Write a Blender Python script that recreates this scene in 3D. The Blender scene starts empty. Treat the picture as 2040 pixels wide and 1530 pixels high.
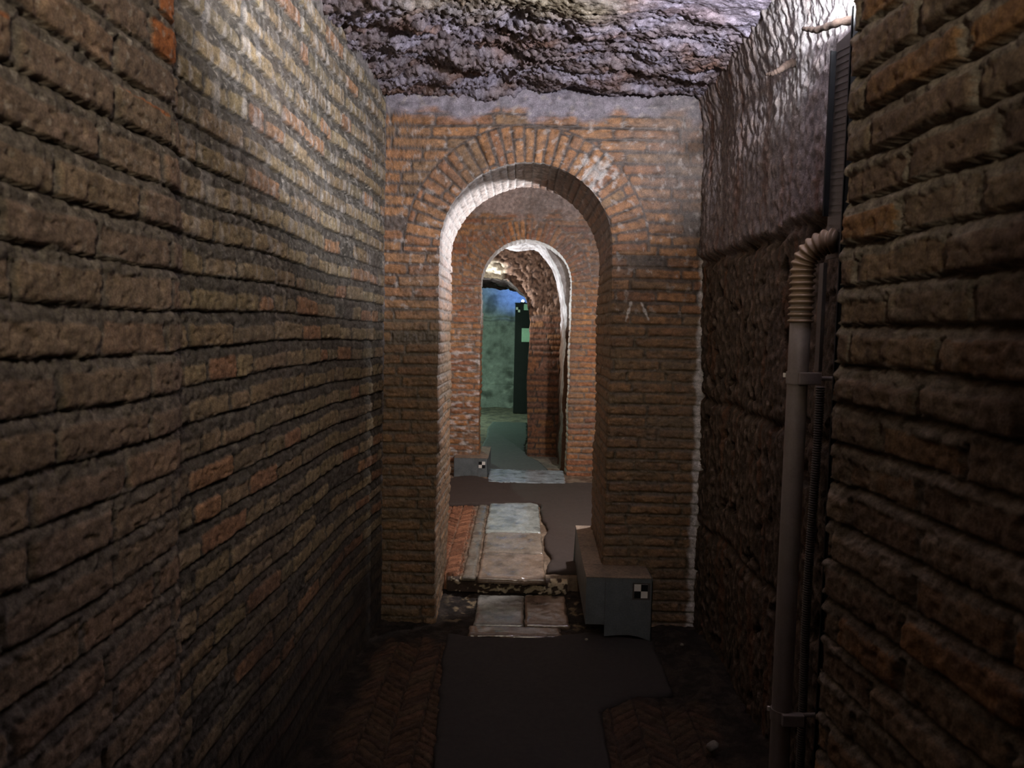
import bpy, bmesh, math, random
import numpy as np
from mathutils import Matrix, Vector
scene = bpy.context.scene
COL = scene.collection

# ------------------------------------------------------------------ camera
EYE = Vector((0.0, 0.0, 1.5))
F_PX, ROLL = 1500.0, 0.022
YAW, PITCH = -0.01178, -0.0702
fw = Vector((math.sin(YAW) * math.cos(PITCH), math.cos(YAW) * math.cos(PITCH), math.sin(PITCH)))
rt = Vector((math.cos(YAW), -math.sin(YAW), 0.0))
up = rt.cross(fw)
R_ = rt * math.cos(ROLL) + up * math.sin(ROLL)
U_ = up * math.cos(ROLL) - rt * math.sin(ROLL)
cd = bpy.data.cameras.new('camera'); cam = bpy.data.objects.new('camera', cd); COL.objects.link(cam)
cam.matrix_world = Matrix(((R_.x, U_.x, -fw.x, EYE.x), (R_.y, U_.y, -fw.y, EYE.y), (R_.z, U_.z, -fw.z, EYE.z), (0, 0, 0, 1)))
cd.sensor_fit = 'HORIZONTAL'; cd.sensor_width = 36.0; cd.lens = 36.0 * F_PX / 2040.0
cd.clip_start = 0.05; cd.clip_end = 60
cd.dof.use_dof = True; cd.dof.focus_distance = 3.9; cd.dof.aperture_fstop = 7.0
scene.camera = cam

# ------------------------------------------------------------------ world, exposure
w = bpy.data.worlds.new('world'); scene.world = w; w.use_nodes = True
w.node_tree.nodes['Background'].inputs[0].default_value = (0.0, 0.0, 0.0, 1)
w.node_tree.nodes['Background'].inputs[1].default_value = 0.0
scene.view_settings.view_transform = 'Standard'; scene.view_settings.look = 'None'
scene.view_settings.exposure = 0.0; scene.view_settings.gamma = 1.0
scene.view_settings.use_curve_mapping = False
scene.cycles.use_denoising = True

# ------------------------------------------------------------------ lights (the lamps of the passage, and an added fill behind the viewer)
def spot(name, loc, to, power, col, size_deg, blend, radius):
    l = bpy.data.lights.new(name, 'SPOT'); l.energy = power; l.color = col
    l.spot_size = math.radians(size_deg); l.spot_blend = blend; l.shadow_soft_size = radius
    o = bpy.data.objects.new(name, l); COL.objects.link(o); o.location = loc
    d = Vector(to) - Vector(loc); o.rotation_euler = d.to_track_quat('-Z', 'Y').to_euler(); return o
def point(name, loc, power, col, radius):
    l = bpy.data.lights.new(name, 'POINT'); l.energy = power; l.color = col; l.shadow_soft_size = radius
    o = bpy.data.objects.new(name, l); COL.objects.link(o); o.location = loc; return o
WHITE = (0.90, 0.90, 1.0)
LAMP_A = (0.80, 1.86, 2.33)
LAMP_B = (0.775, 4.73, 1.96)
LAMP_C = (-0.66, 7.95, 1.70)
spot('light_corridor', LAMP_A, (0.80 - 0.50, 1.86 + 0.53, 2.33 + 0.78), 160, WHITE, 146, 0.35, 0.03)
point('light_chamber', LAMP_B, 105, (0.97, 0.93, 0.98), 0.035)
spot('light_passage', LAMP_C, (0.35, 7.45, 2.05), 75, (0.95, 0.95, 1.0), 130, 0.6, 0.03)
point('light_green', (-1.6, 10.9, 1.3), 80, (0.66, 1.0, 0.82), 0.08)
spot('light_blue', (0.02, 12.55, 2.03), (-0.15, 13.2, 2.35), 40, (0.10, 0.25, 1.0), 110, 1.0, 0.03)
spot('light_fill', (0.10, -0.55, 2.36), (-0.30, 1.40, 2.42), 95, (1.0, 0.88, 0.70), 88, 1.0, 0.10)  # added fill for the near walls, not a known lamp of the corridor

# ------------------------------------------------------------------ noise
_p = np.random.RandomState(7).permutation(512).astype(np.int64)
_g = np.random.RandomState(8).uniform(0, 2 * np.pi, 512)
_gx, _gy = np.cos(_g), np.sin(_g)
def perlin(x, y, seed=0):
    x = np.asarray(x, float); y = np.asarray(y, float)
    xi = np.floor(x).astype(np.int64); yi = np.floor(y).astype(np.int64)
    xf = x - xi; yf = y - yi
    u = xf * xf * xf * (xf * (xf * 6 - 15) + 10); v = yf * yf * yf * (yf * (yf * 6 - 15) + 10)
    def g(ix, iy, dx, dy):
        h = _p[(ix + _p[(iy + seed * 37) & 511]) & 511]
        return _gx[h] * dx + _gy[h] * dy
    a = g(xi, yi, xf, yf); b = g(xi + 1, yi, xf - 1, yf); c = g(xi, yi + 1, xf, yf - 1); d = g(xi + 1, yi + 1, xf - 1, yf - 1)
    return (a + u * (b - a)) * (1 - v) + (c + u * (d - c)) * v
def fbm(x, y, seed=0, oct=4, gain=0.5):
    s = 0.0; a = 1.0
    for i in range(oct):
        s = s + a * perlin(x * 2 ** i, y * 2 ** i, seed + i); a *= gain
    return s * 1.4
def ridged(x, y, seed=0, oct=3):
    s = 0.0; a = 1.0
    for i in range(oct):
        s = s + a * (1 - 2 * np.abs(perlin(x * 2 ** i, y * 2 ** i, seed + i))); a *= 0.5
    return s / 1.75
def sst(a, b, x):
    t = np.clip((x - a) / (b - a), 0, 1); return t * t * (3 - 2 * t)
def lin(h):
    c = np.array([int(h[i:i + 2], 16) for i in (0, 2, 4)]) / 255.0
    return np.where(c <= 0.04045, c / 12.92, ((c + 0.055) / 1.055) ** 2.4)
def palette(r, hexes):
    P = np.array([lin(h) for h in hexes]); n = len(hexes)
    k = np.clip((r * n).astype(int), 0, n - 1); return P[k]
def mixc(c, d, m):
    return c * (1 - m[..., None]) + np.asarray(d) * m[..., None]

# ------------------------------------------------------------------ materials
MATS = {}
def surf(name, rough=0.8, spec=0.4, bump=0.25, scale=60.0, var=0.25, dist=0.004, gloss_noise=0.0, color=None, metal=0.0):
    m = bpy.data.materials.new(name); m.use_nodes = True; nt = m.node_tree; N = nt.nodes; L = nt.links
    b = N['Principled BSDF']; b.inputs['Metallic'].default_value = metal
    b.inputs['Specular IOR Level'].default_value = spec
    tc = N.new('ShaderNodeTexCoord')
    n1 = N.new('ShaderNodeTexNoise'); n1.inputs['Scale'].default_value = scale; n1.inputs['Detail'].default_value = 6; n1.inputs['Roughness'].default_value = 0.65
    L.new(tc.outputs['Object'], n1.inputs['Vector'])
    mr = N.new('ShaderNodeMapRange'); mr.inputs[1].default_value = 0.3; mr.inputs[2].default_value = 0.7
    mr.inputs[3].default_value = 1 - var; mr.inputs[4].default_value = 1 + var
    n2 = N.new('ShaderNodeTexNoise'); n2.inputs['Scale'].default_value = scale * 0.35; n2.inputs['Detail'].default_value = 5
    L.new(tc.outputs['Object'], n2.inputs['Vector']); L.new(n2.outputs['Fac'], mr.inputs[0])
    n3 = N.new('ShaderNodeTexNoise'); n3.inputs['Scale'].default_value = scale * 2.2; n3.inputs['Detail'].default_value = 4; n3.inputs['Roughness'].default_value = 0.7
    L.new(tc.outputs['Object'], n3.inputs['Vector'])
    m3 = N.new('ShaderNodeMapRange'); m3.inputs[1].default_value = 0.35; m3.inputs[2].default_value = 0.65
    m3.inputs[3].default_value = 1 - var * 0.9; m3.inputs[4].default_value = 1 + var * 0.9; L.new(n3.outputs['Fac'], m3.inputs[0])
    mm = N.new('ShaderNodeMath'); mm.operation = 'MULTIPLY'; L.new(mr.outputs[0], mm.inputs[0]); L.new(m3.outputs[0], mm.inputs[1])
    mul = N.new('ShaderNodeVectorMath'); mul.operation = 'SCALE'
    if color is None:
        at = N.new('ShaderNodeAttribute'); at.attribute_name = 'Col'; L.new(at.outputs['Color'], mul.inputs[0])
    else:
        mul.inputs[0].default_value = tuple(lin(color))
    L.new(mm.outputs[0], mul.inputs['Scale']); L.new(mul.outputs[0], b.inputs['Base Color'])
    bp = N.new('ShaderNodeBump'); bp.inputs['Strength'].default_value = bump; bp.inputs['Distance'].default_value = dist
    L.new(n1.outputs['Fac'], bp.inputs['Height']); L.new(bp.outputs[0], b.inputs['Normal'])
    if gloss_noise > 0:
        g = N.new('ShaderNodeMapRange'); g.inputs[1].default_value = 0.35; g.inputs[2].default_value = 0.65
        g.inputs[3].default_value = max(0.05, rough - gloss_noise); g.inputs[4].default_value = min(1, rough + gloss_noise)
        L.new(n2.outputs['Fac'], g.inputs[0]); L.new(g.outputs[0], b.inputs['Roughness'])
    else:
        b.inputs['Roughness'].default_value = rough
    MATS[name] = m; return m
M_BRICK = surf('brick_masonry', 0.85, 0.3, 0.8, 110, 0.38, 0.004)
M_BRICKWET = surf('damp_brick_masonry', 0.62, 0.45, 0.7, 90, 0.38, 0.004, 0.12)
M_ROCK = surf('wet_rock', 0.36, 0.8, 0.9, 80, 0.40, 0.007, 0.14)
M_TUFF = surf('tuff_rock', 0.72, 0.25, 0.9, 90, 0.42, 0.005, 0.15)
M_DIRT = surf('earth_floor', 0.9, 0.2, 0.8, 80, 0.3, 0.006)
M_PLASTER = surf('plaster', 0.8, 0.3, 0.4, 40, 0.2, 0.004)
M_CEMENT = surf('cement_screed', 0.8, 0.3, 0.25, 120, 0.12, 0.002)
M_SLAB = surf('wet_stone', 0.16, 1.0, 0.32, 30, 0.2, 0.004, 0.10)
M_GALV = surf('galvanised_steel', 0.55, 0.5, 0.06, 60, 0.15, 0.002, 0.1, color='6e7474', metal=0.35)
M_PIPE = surf('grey_plastic', 0.45, 0.4, 0.03, 60, 0.08, 0.001, 0.05, color='8a8078')
M_HOSE = surf('beige_plastic', 0.5, 0.4, 0.03, 60, 0.1, 0.001, 0.05, color='8f7a62')
M_STEEL = surf('dull_steel', 0.5, 0.5, 0.05, 60, 0.12, 0.001, 0.08, color='5c5751', metal=0.4)
M_BLACK = surf('black_paint', 0.6, 0.3, 0.0, 50, 0.02, color='0c0c0e')
M_WHITE = surf('white_paint', 0.6, 0.3, 0.0, 50, 0.02, color='e6e0d4')
M_DARK = surf('dark_panel', 0.6, 0.3, 0.05, 30, 0.1, color='1d1f1e')
M_GREENP = surf('pale_panel', 0.6, 0.3, 0.05, 30, 0.1, color='b8d8bc')
M_ROOT = surf('root_bark', 0.8, 0.3, 0.5, 90, 0.3, color='3d3128')
M_STONE = surf('small_stone', 0.8, 0.3, 0.4, 90, 0.2, color='8a8578')
def emis(name, col, s):
    m = bpy.data.materials.new(name); m.use_nodes = True; b = m.node_tree.nodes['Principled BSDF']
    b.inputs['Base Color'].default_value = (*col, 1); b.inputs['Emission Color'].default_value = (*col, 1); b.inputs['Emission Strength'].default_value = s
    return m
M_LED = emis('lit_lamp_lens', (0.9, 0.9, 1.0), 6); M_LEDBLUE = emis('lit_blue_lens', (0.60, 0.78, 1.0), 220)

# ------------------------------------------------------------------ object helpers
def link(name, me, mat=None, parent=None, kind=None, label=None, cat=None, group=None):
    o = bpy.data.objects.new(name, me); COL.objects.link(o)
    if mat: me.materials.append(mat)
    if parent: o.parent = parent
    if kind: o['kind'] = kind
    if label: o['label'] = label
    if cat: o['category'] = cat
    if group: o['group'] = group
    return o
def thing(name, loc, label, cat, group=None):
    o = bpy.data.objects.new(name, None); COL.objects.link(o); o.location = loc; o.empty_display_size = 0.05
    o['label'] = label; o['category'] = cat
    if group: o['group'] = group
    bpy.context.view_layer.update()
    return o
def grid(name, P, col, mat, back=None, kind='structure', parent=None, cap=True, **kw):
    """a relief surface; back = vector to the rear of the masonry or rock behind it"""
    n, m = P.shape[:2]; V = P.reshape(-1, 3); C = np.asarray(col).reshape(-1, 3)
    idx = np.arange(n * m).reshape(n, m)
    Fq = np.stack([idx[:-1, :-1], idx[1:, :-1], idx[1:, 1:], idx[:-1, 1:]], -1).reshape(-1, 4)
    if back is not None:
        ring = np.concatenate([idx[0, :-1], idx[:-1, -1], idx[-1, :0:-1], idx[:0:-1, 0]])
        k = len(ring); b0 = len(V)
        if callable(back): VB = back(V[ring])
        else: VB = V[ring] + np.array(back)
        ctr = VB.mean(0, keepdims=True)
        V = np.vstack([V, VB, ctr]); C = np.vstack([C, C[ring], C[ring[:1]]])
        a = ring; b = np.roll(ring, -1); c = b0 + np.roll(np.arange(k), -1); d = b0 + np.arange(k)
        Fq = np.vstack([Fq, np.stack([a, b, c, d], -1)])
        T = np.stack([d, c, np.full(k, b0 + k)], -1) if cap else np.zeros((0, 3), int)
    else:
        T = np.zeros((0, 3), int)
    me = bpy.data.meshes.new(name)
    me.vertices.add(len(V)); me.vertices.foreach_set('co', V.astype(np.float32).ravel())
    nl = len(Fq) * 4 + len(T) * 3
    me.loops.add(nl); me.loops.foreach_set('vertex_index', np.concatenate([Fq.ravel(), T.ravel()]).astype(np.int32))
    me.polygons.add(len(Fq) + len(T))
    ls = np.concatenate([np.arange(len(Fq)) * 4, len(Fq) * 4 + np.arange(len(T)) * 3]).astype(np.int32)
    me.polygons.foreach_set('loop_start', ls)
    me.polygons.foreach_set('use_smooth', np.ones(len(Fq) + len(T), bool))
    me.update(calc_edges=True); me.validate()
    at = me.color_attributes.new('Col', 'FLOAT_COLOR', 'POINT')
    at.data.foreach_set('color', np.hstack([C, np.ones((len(C), 1))]).astype(np.float32).ravel())
    return link(name, me, mat, parent, kind, **kw)
def from_bm(name, bm, mat, parent=None, smooth=False, **kw):
    bmesh.ops.recalc_face_normals(bm, faces=bm.faces)
    me = bpy.data.meshes.new(name); bm.to_mesh(me); bm.free()
    if smooth:
        for p in me.polygons: p.use_smooth = True
    return link(name, me, mat, parent, **kw)
def bm_box(bm, lo, hi, bev=0.0):
    r = bmesh.ops.create_cube(bm, size=1.0)['verts']
    for v in r:
        v.co = Vector([(lo[i] + hi[i]) / 2 + v.co[i] * (hi[i] - lo[i]) for i in range(3)])
    if bev > 0:
        es = list({e for v in r for e in v.link_edges})
        bmesh.ops.bevel(bm, geom=es, offset=bev, segments=2, profile=0.6, affect='EDGES')
def bm_prism(bm, pts, a, b):
    """pts: 3-D polygon, extruded by vector b-a"""
    d = Vector(b) - Vector(a)
    v0 = [bm.verts.new(Vector(p)) for p in pts]; v1 = [bm.verts.new(Vector(p) + d) for p in pts]
    bm.faces.new(v0); bm.faces.new(v1[::-1]); n = len(pts)
    for i in range(n): bm.faces.new((v0[i], v0[(i + 1) % n], v1[(i + 1) % n], v1[i]))
def bm_tube(bm, path, radii, seg=20, caps=True):
    path = [Vector(p) for p in path]; rings = []
    ref = Vector((0.31, 0.9, 0.2))
    for i, p in enumerate(path):
        t = (path[min(i + 1, len(path) - 1)] - path[max(i - 1, 0)]).normalized()
        if i == 0 and abs(ref.dot(t)) > 0.8: ref = Vector((0.2, 0.1, 0.95))
        x = (ref - t * ref.dot(t)).normalized(); y = t.cross(x); ref = x
        r = radii[i] if hasattr(radii, '__len__') else radii
        rings.append([bm.verts.new(p + x * math.cos(2 * math.pi * k / seg) * r + y * math.sin(2 * math.pi * k / seg) * r) for k in range(seg)])
    for a, b in zip(rings, rings[1:]):
        for k in range(seg): bm.faces.new((a[k], a[(k + 1) % seg], b[(k + 1) % seg], b[k]))
    if caps: bm.faces.new(rings[0][::-1]); bm.faces.new(rings[-1])

# ------------------------------------------------------------------ brickwork relief
def bricks(u, fv, ch, cid, lmin, lmax, mt, ulo, uhi, seed, rec=0.018, prot=0.010, extra=None, wob=0.006, vj=0.012, rough=1.0, miss=0.02):
    """u along the course, fv height inside the course (0..ch), cid course number.
    returns relief height, brick mask, random numbers per brick, edge distance"""
    sh = u.shape; u = u.ravel(); fv = fv.ravel(); cid = cid.ravel().astype(int)
    vv = fv + cid * ch
    uw = u + fbm(u * 22, vv * 22, seed + 3, 2) * wob
    fvw = fv + fbm(u * 9, vv * 30, seed + 9, 3) * wob
    fu = np.zeros_like(u); Ln = np.ones_like(u); Rn = np.zeros((len(u), 6))
    order = np.argsort(cid, kind='stable'); cs = cid[order]
    uniq, st = np.unique(cs, return_index=True); st = list(st) + [len(cs)]
    for q, c in enumerate(uniq):
        ii = order[st[q]:st[q + 1]]
        rg = np.random.RandomState((seed * 1013 + int(c) * 7919 + 5) % (2 ** 31))
        nb = int((uhi - ulo) / lmin) + 4
        J = ulo - rg.uniform(0.0, lmax) + np.concatenate([[0], np.cumsum(rg.uniform(lmin, lmax, nb))])
        k = np.clip(np.searchsorted(J, uw[ii], side='right') - 1, 0, nb - 1)
        fu[ii] = uw[ii] - J[k]; Ln[ii] = J[k + 1] - J[k]
        RR = rg.uniform(0, 1, (nb, 6)); Rn[ii] = RR[k]
    top = ch - mt * (0.75 + 0.5 * Rn[:, 0])
    tilt = (Rn[:, 1] - 0.5) * 0.05 * (fu - Ln / 2)
    y = fvw + tilt
    du = np.minimum(fu - vj / 2, Ln - vj / 2 - fu)
    dv = np.minimum(y + 0.0, top - y)
    d = np.minimum(du, dv)
    dd = np.minimum(du + 0.004, dv + 0.004); rr = 0.012
    both = (du < rr) & (dv < rr)
    d = np.where(both, rr - np.hypot(rr - du, rr - dv), d)
    if extra is not None: d = np.minimum(d, extra.ravel())
    d = d + fbm(u * 42, vv * 42, seed + 21, 2) * 0.0022 * rough
    mask = sst(-0.002, 0.0055, d)
    mask = mask * (Rn[:, 5] > miss)
    n1 = fbm(u * 45, vv * 60, seed + 31, 2)
    hb = (Rn[:, 2] - 0.6) * prot + np.clip(d / 0.010, 0, 1) ** 0.6 * 0.003 + n1 * 0.0026 * rough - sst(0.35, 0.6, fbm(u * 26, vv * 40, seed + 41, 2)) * 0.004
    t = np.clip((fvw - top) / np.maximum(ch - top, 1e-4), 0, 1)
    nm = fbm(u * 50, vv * 50, seed + 51, 2)
    hm = -rec * (0.10 + 0.90 * t ** 2.6) + nm * 0.006 * rough + fbm(u * 7, vv * 7, seed + 61, 2) * 0.006
    hm = np.where((dv > 0) & (du < 0), -rec * 0.38 + nm * 0.005, hm)
    h = hm * (1 - mask) + hb * mask
    return h.reshape(sh), mask.reshape(sh), Rn.reshape(sh + (6,)), d.reshape(sh)

def steps(a, b, s0, s1):
    """positions from a to b with spacing growing from s0 to s1"""
    out = [a]; L = abs(b - a); sg = 1 if b > a else -1
    x = 0.0
    while x < L:
        x += s0 + (s1 - s0) * x / L; out.append(a + sg * min(x, L))
    return np.array(out)

MORTAR = lin('5c564c')
# ================================================================== SETTING
# ---- left wall
def left_wall():
    Y = np.concatenate([np.arange(-1.5, 0.98, 0.03), steps(0.98, 3.86, 0.0032, 0.0085)])
    Z = np.concatenate([np.arange(-0.06, 0.30, 0.012), np.arange(0.30, 2.86, 0.0035)])
    y, z = np.meshgrid(Y, Z, indexing='ij')
    xw = -0.755 + 0.06 * sst(2.9, 3.9, y) - 0.02 * sst(2.5, 1.75, y) * sst(1.6, 1.7, y)
    ch = 0.0865; vv = z - 1.62 + 100 * ch + fbm(y * 1.1, z * 1.1, 77, 2) * 0.012
    cid = np.floor(vv / ch); fv = vv - cid * ch
    jy = 1.665 + (np.sin(cid * 12.9) * 0.5) * 0.045
    near = (y < jy)
    h1, m1, r1, d1 = bricks(y, fv, ch, cid, 0.22, 0.31, 0.026, -1.6, 1.9, 11, rec=0.014, prot=0.007, vj=0.016, miss=0.0)
    h2, m2, r2, d2 = bricks(y, fv, ch, cid, 0.10, 0.30, 0.036, 1.3, 4.0, 12, rec=0.012, prot=0.006, vj=0.012, miss=0.02)
    h = np.where(near, h1 + 0.008, h2); m = np.where(near, m1, m2); r = np.where(near[..., None], r1, r2)
    # near edge of the older facing falls off in a ragged step
    c1 = palette(r1[..., 3], ['7f6d58', '84715a', '87705a', '7a6856', '88755f', '7f6c5a'])
    c2 = palette(r2[..., 3], ['8f7d5e', '857558', '948364', '997556', '837054', '8b795c', '906d52', '776b54', '907e62', '837456', '88745a', '7b6c56'])
    orange = near & (r1[..., 4] > 0.55) & (z > 1.93)
    c1 = np.where(orange[..., None], lin('a8683a'), c1)
    cb = np.where(near[..., None], c1, c2)
    cm = np.where(near[..., None], lin('71685c'), MORTAR) * (0.85 + 0.35 * fbm(y * 25, z * 25, 14, 3))[..., None]
    c = cm * (1 - m[..., None]) + cb * m[..., None]
    st = sst(-0.1, 0.6, fbm(y * 30, z * 9, 15, 4)) * 0.65                     # lime runs down the bricks
    st *= sst(1.45, 2.05, z + 0.25 * fbm(y * 2, z * 2, 16, 2)) * (~near) * (0.45 + 0.55 * m)
    c = mixc(c, lin('b4afa8'), np.clip(st, 0, 1) * 0.9)
    sp = sst(0.45, 0.6, fbm(y * 60, z * 60, 17, 2)) * sst(1.2, 2.0, z)
    c = mixc(c, lin('b0a898'), sp * 0.5)
    c = mixc(c, lin('5d5148'), sst(0.0, 0.7, fbm(y * 1.6, z * 1.6, 18, 3)) * 0.35)
    c = c * (1 + 0.22 * fbm(y * 18, z * 40, 24, 4))[..., None]
    c = mixc(c, lin('6a5f50'), sst(0.2, 0.6, fbm(y * 14, z * 14, 25, 4)) * 0.25)
    # plastered corner up against the vault and the pier
    pl = sst(2.62, 2.70, z + fbm(y * 5, z * 5, 19, 3) * 0.06)
    pl = np.maximum(pl, sst(3.77, 3.80, y + fbm(y * 5, z * 8, 20, 3) * 0.01))
    c = mixc(c, lin('7d7672'), pl); h = h * (1 - pl) + (fbm(y * 20, z * 20, 22, 4) * 0.006) * pl
    low = sst(0.75, 0.1, z + fbm(y * 3, z * 3, 23, 2) * 0.2); c = mixc(c, lin('322c27'), low * 0.85)  # stained foot, deepened in colour against the chamber lamp's spill
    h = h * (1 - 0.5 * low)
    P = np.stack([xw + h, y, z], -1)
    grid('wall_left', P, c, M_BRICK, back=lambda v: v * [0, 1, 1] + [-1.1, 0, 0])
left_wall()

# ---- brick pier at the right, close to the camera
def right_pier():
    yf = np.concatenate([np.arange(-1.5, 0.86, 0.03), np.arange(0.86, 1.5001, 0.0036)])
    face = [(0.617 + (1.5 - y) * 0.075, y, -(1.5 - y)) for y in yf]
    end = [(x, 1.5, x - 0.617) for x in np.concatenate([np.arange(0.620, 0.70, 0.004), np.arange(0.71, 1.06, 0.02)])]
    prof = np.array(face + end); Z = np.concatenate([np.arange(-0.06, 0.45, 0.012), np.arange(0.45, 2.32, 0.0042), np.arange(2.33, 3.0, 0.012)])
    e = prof[:, 2]; E_, z = np.meshgrid(e, Z, indexing='ij')
    X0, _ = np.meshgrid(prof[:, 0], Z, indexing='ij'); Y0, _ = np.meshgrid(prof[:, 1], Z, indexing='ij')
    ch = 0.0783; vv = z - 1.533 + 100 * ch + fbm(E_ * 1.5, z * 1.5, 78, 2) * 0.010
    cid = np.floor(vv / ch); fv = vv - cid * ch
    # every corner brick wraps round the arris
    h, m, r, d = bricks(E_ + 3.0, fv, ch, cid, 0.20, 0.29, 0.026, 1.3, 3.6, 31, rec=0.026, prot=0.014, vj=0.018, miss=0.0)
    h = h - 0.010 * np.exp(-(E_ / 0.012) ** 2) * m
    wgt = sst(-0.02, 0.02, E_)
    nx = -(1 - wgt); ny = wgt
    P = np.stack([X0 + nx * h, Y0 + ny * h, z], -1)
    c = palette(r[..., 3], ['7d6c58', '836a50', '7a6a57', '8c6a48', '806f5a', '776452', '836f58'])
    c = np.where(m[..., None] > 0.5, c, lin('82786a'))
    c = mixc(c, lin('a09684'), sst(0.3, 0.7, fbm(E_ * 12, z * 14, 32, 4)) * 0.35)
    c = mixc(c, lin('5b4a3e'), sst(0.0, 0.6, fbm(E_ * 5, z * 5, 33, 3)) * 0.5)
    grid('wall_right', P, c, M_BRICK, back=lambda v: np.stack([np.full(len(v), 1.25), np.minimum(v[:, 1], 1.47), v[:, 2]], -1))
right_pier()

# ---- tuff wall at the right
def tuff_wall():
    Y = np.concatenate([np.arange(1.40, 2.15, 0.02), np.arange(2.15, 3.88, 0.0062)]); Z = np.arange(-0.06, 2.95, 0.0066)
    y, z = np.meshgrid(Y, Z, indexing='ij')
    hi = sst(1.84, 1.90, z + 0.03 * fbm(y * 4, z * 4, 40, 2))
    stri = ridged(y * 22 + 0.4 * fbm(y * 3, z * 3, 41, 2), z * 2.2, 42, 4)
    por = fbm(y * 30, z * 22, 43, 4)
    h = 0.016 * fbm(y * 2.2, z * 1.4, 44, 3) + 0.007 * stri * (0.3 + 0.7 * hi) + 0.009 * ridged(y * 42 + 0.8 * fbm(y * 6, z * 6, 38, 2), z * 5, 39, 3) * hi + 0.008 * por
    crack = sst(0.80, 0.97, ridged(y * 7 + 0.5 * fbm(y * 5, z * 5, 45, 2), z * 0.9, 46, 1)) * hi
    h -= 0.022 * crack
    pit = sst(0.35, 0.6, fbm(y * 11, z * 9, 47, 3)) * (1 - hi); h -= 0.022 * pit
    for z0, a, s in ((1.862, 0.028, 0.020), (1.185, 0.022, 0.018), (0.55, 0.02, 0.02)):   # joints between the tuff beds
        zl = z0 + 0.02 * fbm(y * 4, y * 0 + z0, 48, 3)
        h -= a * np.exp(-((z - zl) / s) ** 2); 
    h += 0.012 * hi
    c = mixc(np.broadcast_to(lin('4a3e31'), h.shape + (3,)), lin('867c7b'), hi * 0.8)
    c = mixc(c, lin('94806f'), sst(-0.1, 0.6, por) * 0.4)
    c = mixc(c, lin('6b472f'), sst(0.15, 0.6, fbm(y * 14, z * 1.6, 49, 3)) * 0.55)
    c = mixc(c, lin('3b2c24'), np.clip(crack + 0.8 * pit, 0, 1) * 0.7); c = mixc(c, lin('44362d'), sst(0.35, 0.0, stri) * hi * 0.6)
    wh = sst(1.9, 2.5, z + 0.3 * fbm(y * 3, z * 2, 50, 3)) * sst(3.2, 2.5, y)  # corridor lamp's glow painted into the rock colour
    c = mixc(c, lin('a8a8a4'), wh * 0.5)
    x = 0.915 - 0.02 * sst(3.4, 3.8, y) + 0.03 * (1 - z / 2.6)
    bend = sst(2.30, 2.80, z) ** 2 * 0.06
    grid('wall_tuff', np.stack([x - h - bend, y, z], -1), c, M_TUFF, back=lambda v: v * [0, 1, 1] + [1.25, 0, 0])
tuff_wall()

# ---- rock ceiling of the front corridor
def ceiling_front():
    X = np.arange(-0.98, 1.20, 0.006); Y = np.concatenate([np.arange(-1.5, 2.45, 0.04), np.arange(2.45, 3.90, 0.0052)])
    x, y = np.meshgrid(X, Y, indexing='ij')
    base = 2.70 + 0.03 * sst(3.0, 2.4, y) - 0.03 * sst(3.2, 3.85, y) - 0.05 * (x / 0.9) ** 2 + 0.035 * fbm(x * 1.6, y * 1.6, 60, 3)
    wx = x + 0.06 * fbm(x * 5, y * 5, 61, 3); wy = y + 0.05 * fbm(x * 4, y * 6, 62, 3)
    t = fbm(wx * 2.6, wy * 8.0, 63, 4) * 3.2
    ter = np.floor(t) + sst(0.0, 0.30, t - np.floor(t))
    rough_z = np.clip(0.35 + 0.9 * sst(0.35, -0.3, x) * sst(2.5, 3.0, y) + 0.5 * sst(2.75, 3.2, y), 0, 1.3)
    h = 0.011 * ter + 0.009 * ridged(wx * 6, wy * 15, 64, 3) + 0.013 * fbm(x * 40, y * 60, 65, 4) + 0.013 * ridged(x * 22, y * 42, 69, 3) + 0.02 * fbm(wx * 3, wy * 6, 71, 3)
    z = base + h * rough_z
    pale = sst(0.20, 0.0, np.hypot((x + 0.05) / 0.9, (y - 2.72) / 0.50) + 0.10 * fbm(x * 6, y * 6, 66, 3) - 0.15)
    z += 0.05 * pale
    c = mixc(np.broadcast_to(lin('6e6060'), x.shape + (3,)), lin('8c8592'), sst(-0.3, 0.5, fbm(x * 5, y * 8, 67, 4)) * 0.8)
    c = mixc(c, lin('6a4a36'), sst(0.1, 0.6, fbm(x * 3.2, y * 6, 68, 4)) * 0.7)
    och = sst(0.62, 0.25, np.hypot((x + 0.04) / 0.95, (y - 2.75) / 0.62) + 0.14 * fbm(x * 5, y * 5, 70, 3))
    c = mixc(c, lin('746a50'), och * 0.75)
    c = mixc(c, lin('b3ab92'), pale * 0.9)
    c = mixc(c, lin('938d9c'), sst(0.2, 0.8, x) * sst(3.3, 2.8, y) * 0.5)
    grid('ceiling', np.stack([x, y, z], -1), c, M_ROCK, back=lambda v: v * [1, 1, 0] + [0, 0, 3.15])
ceiling_front()

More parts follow.
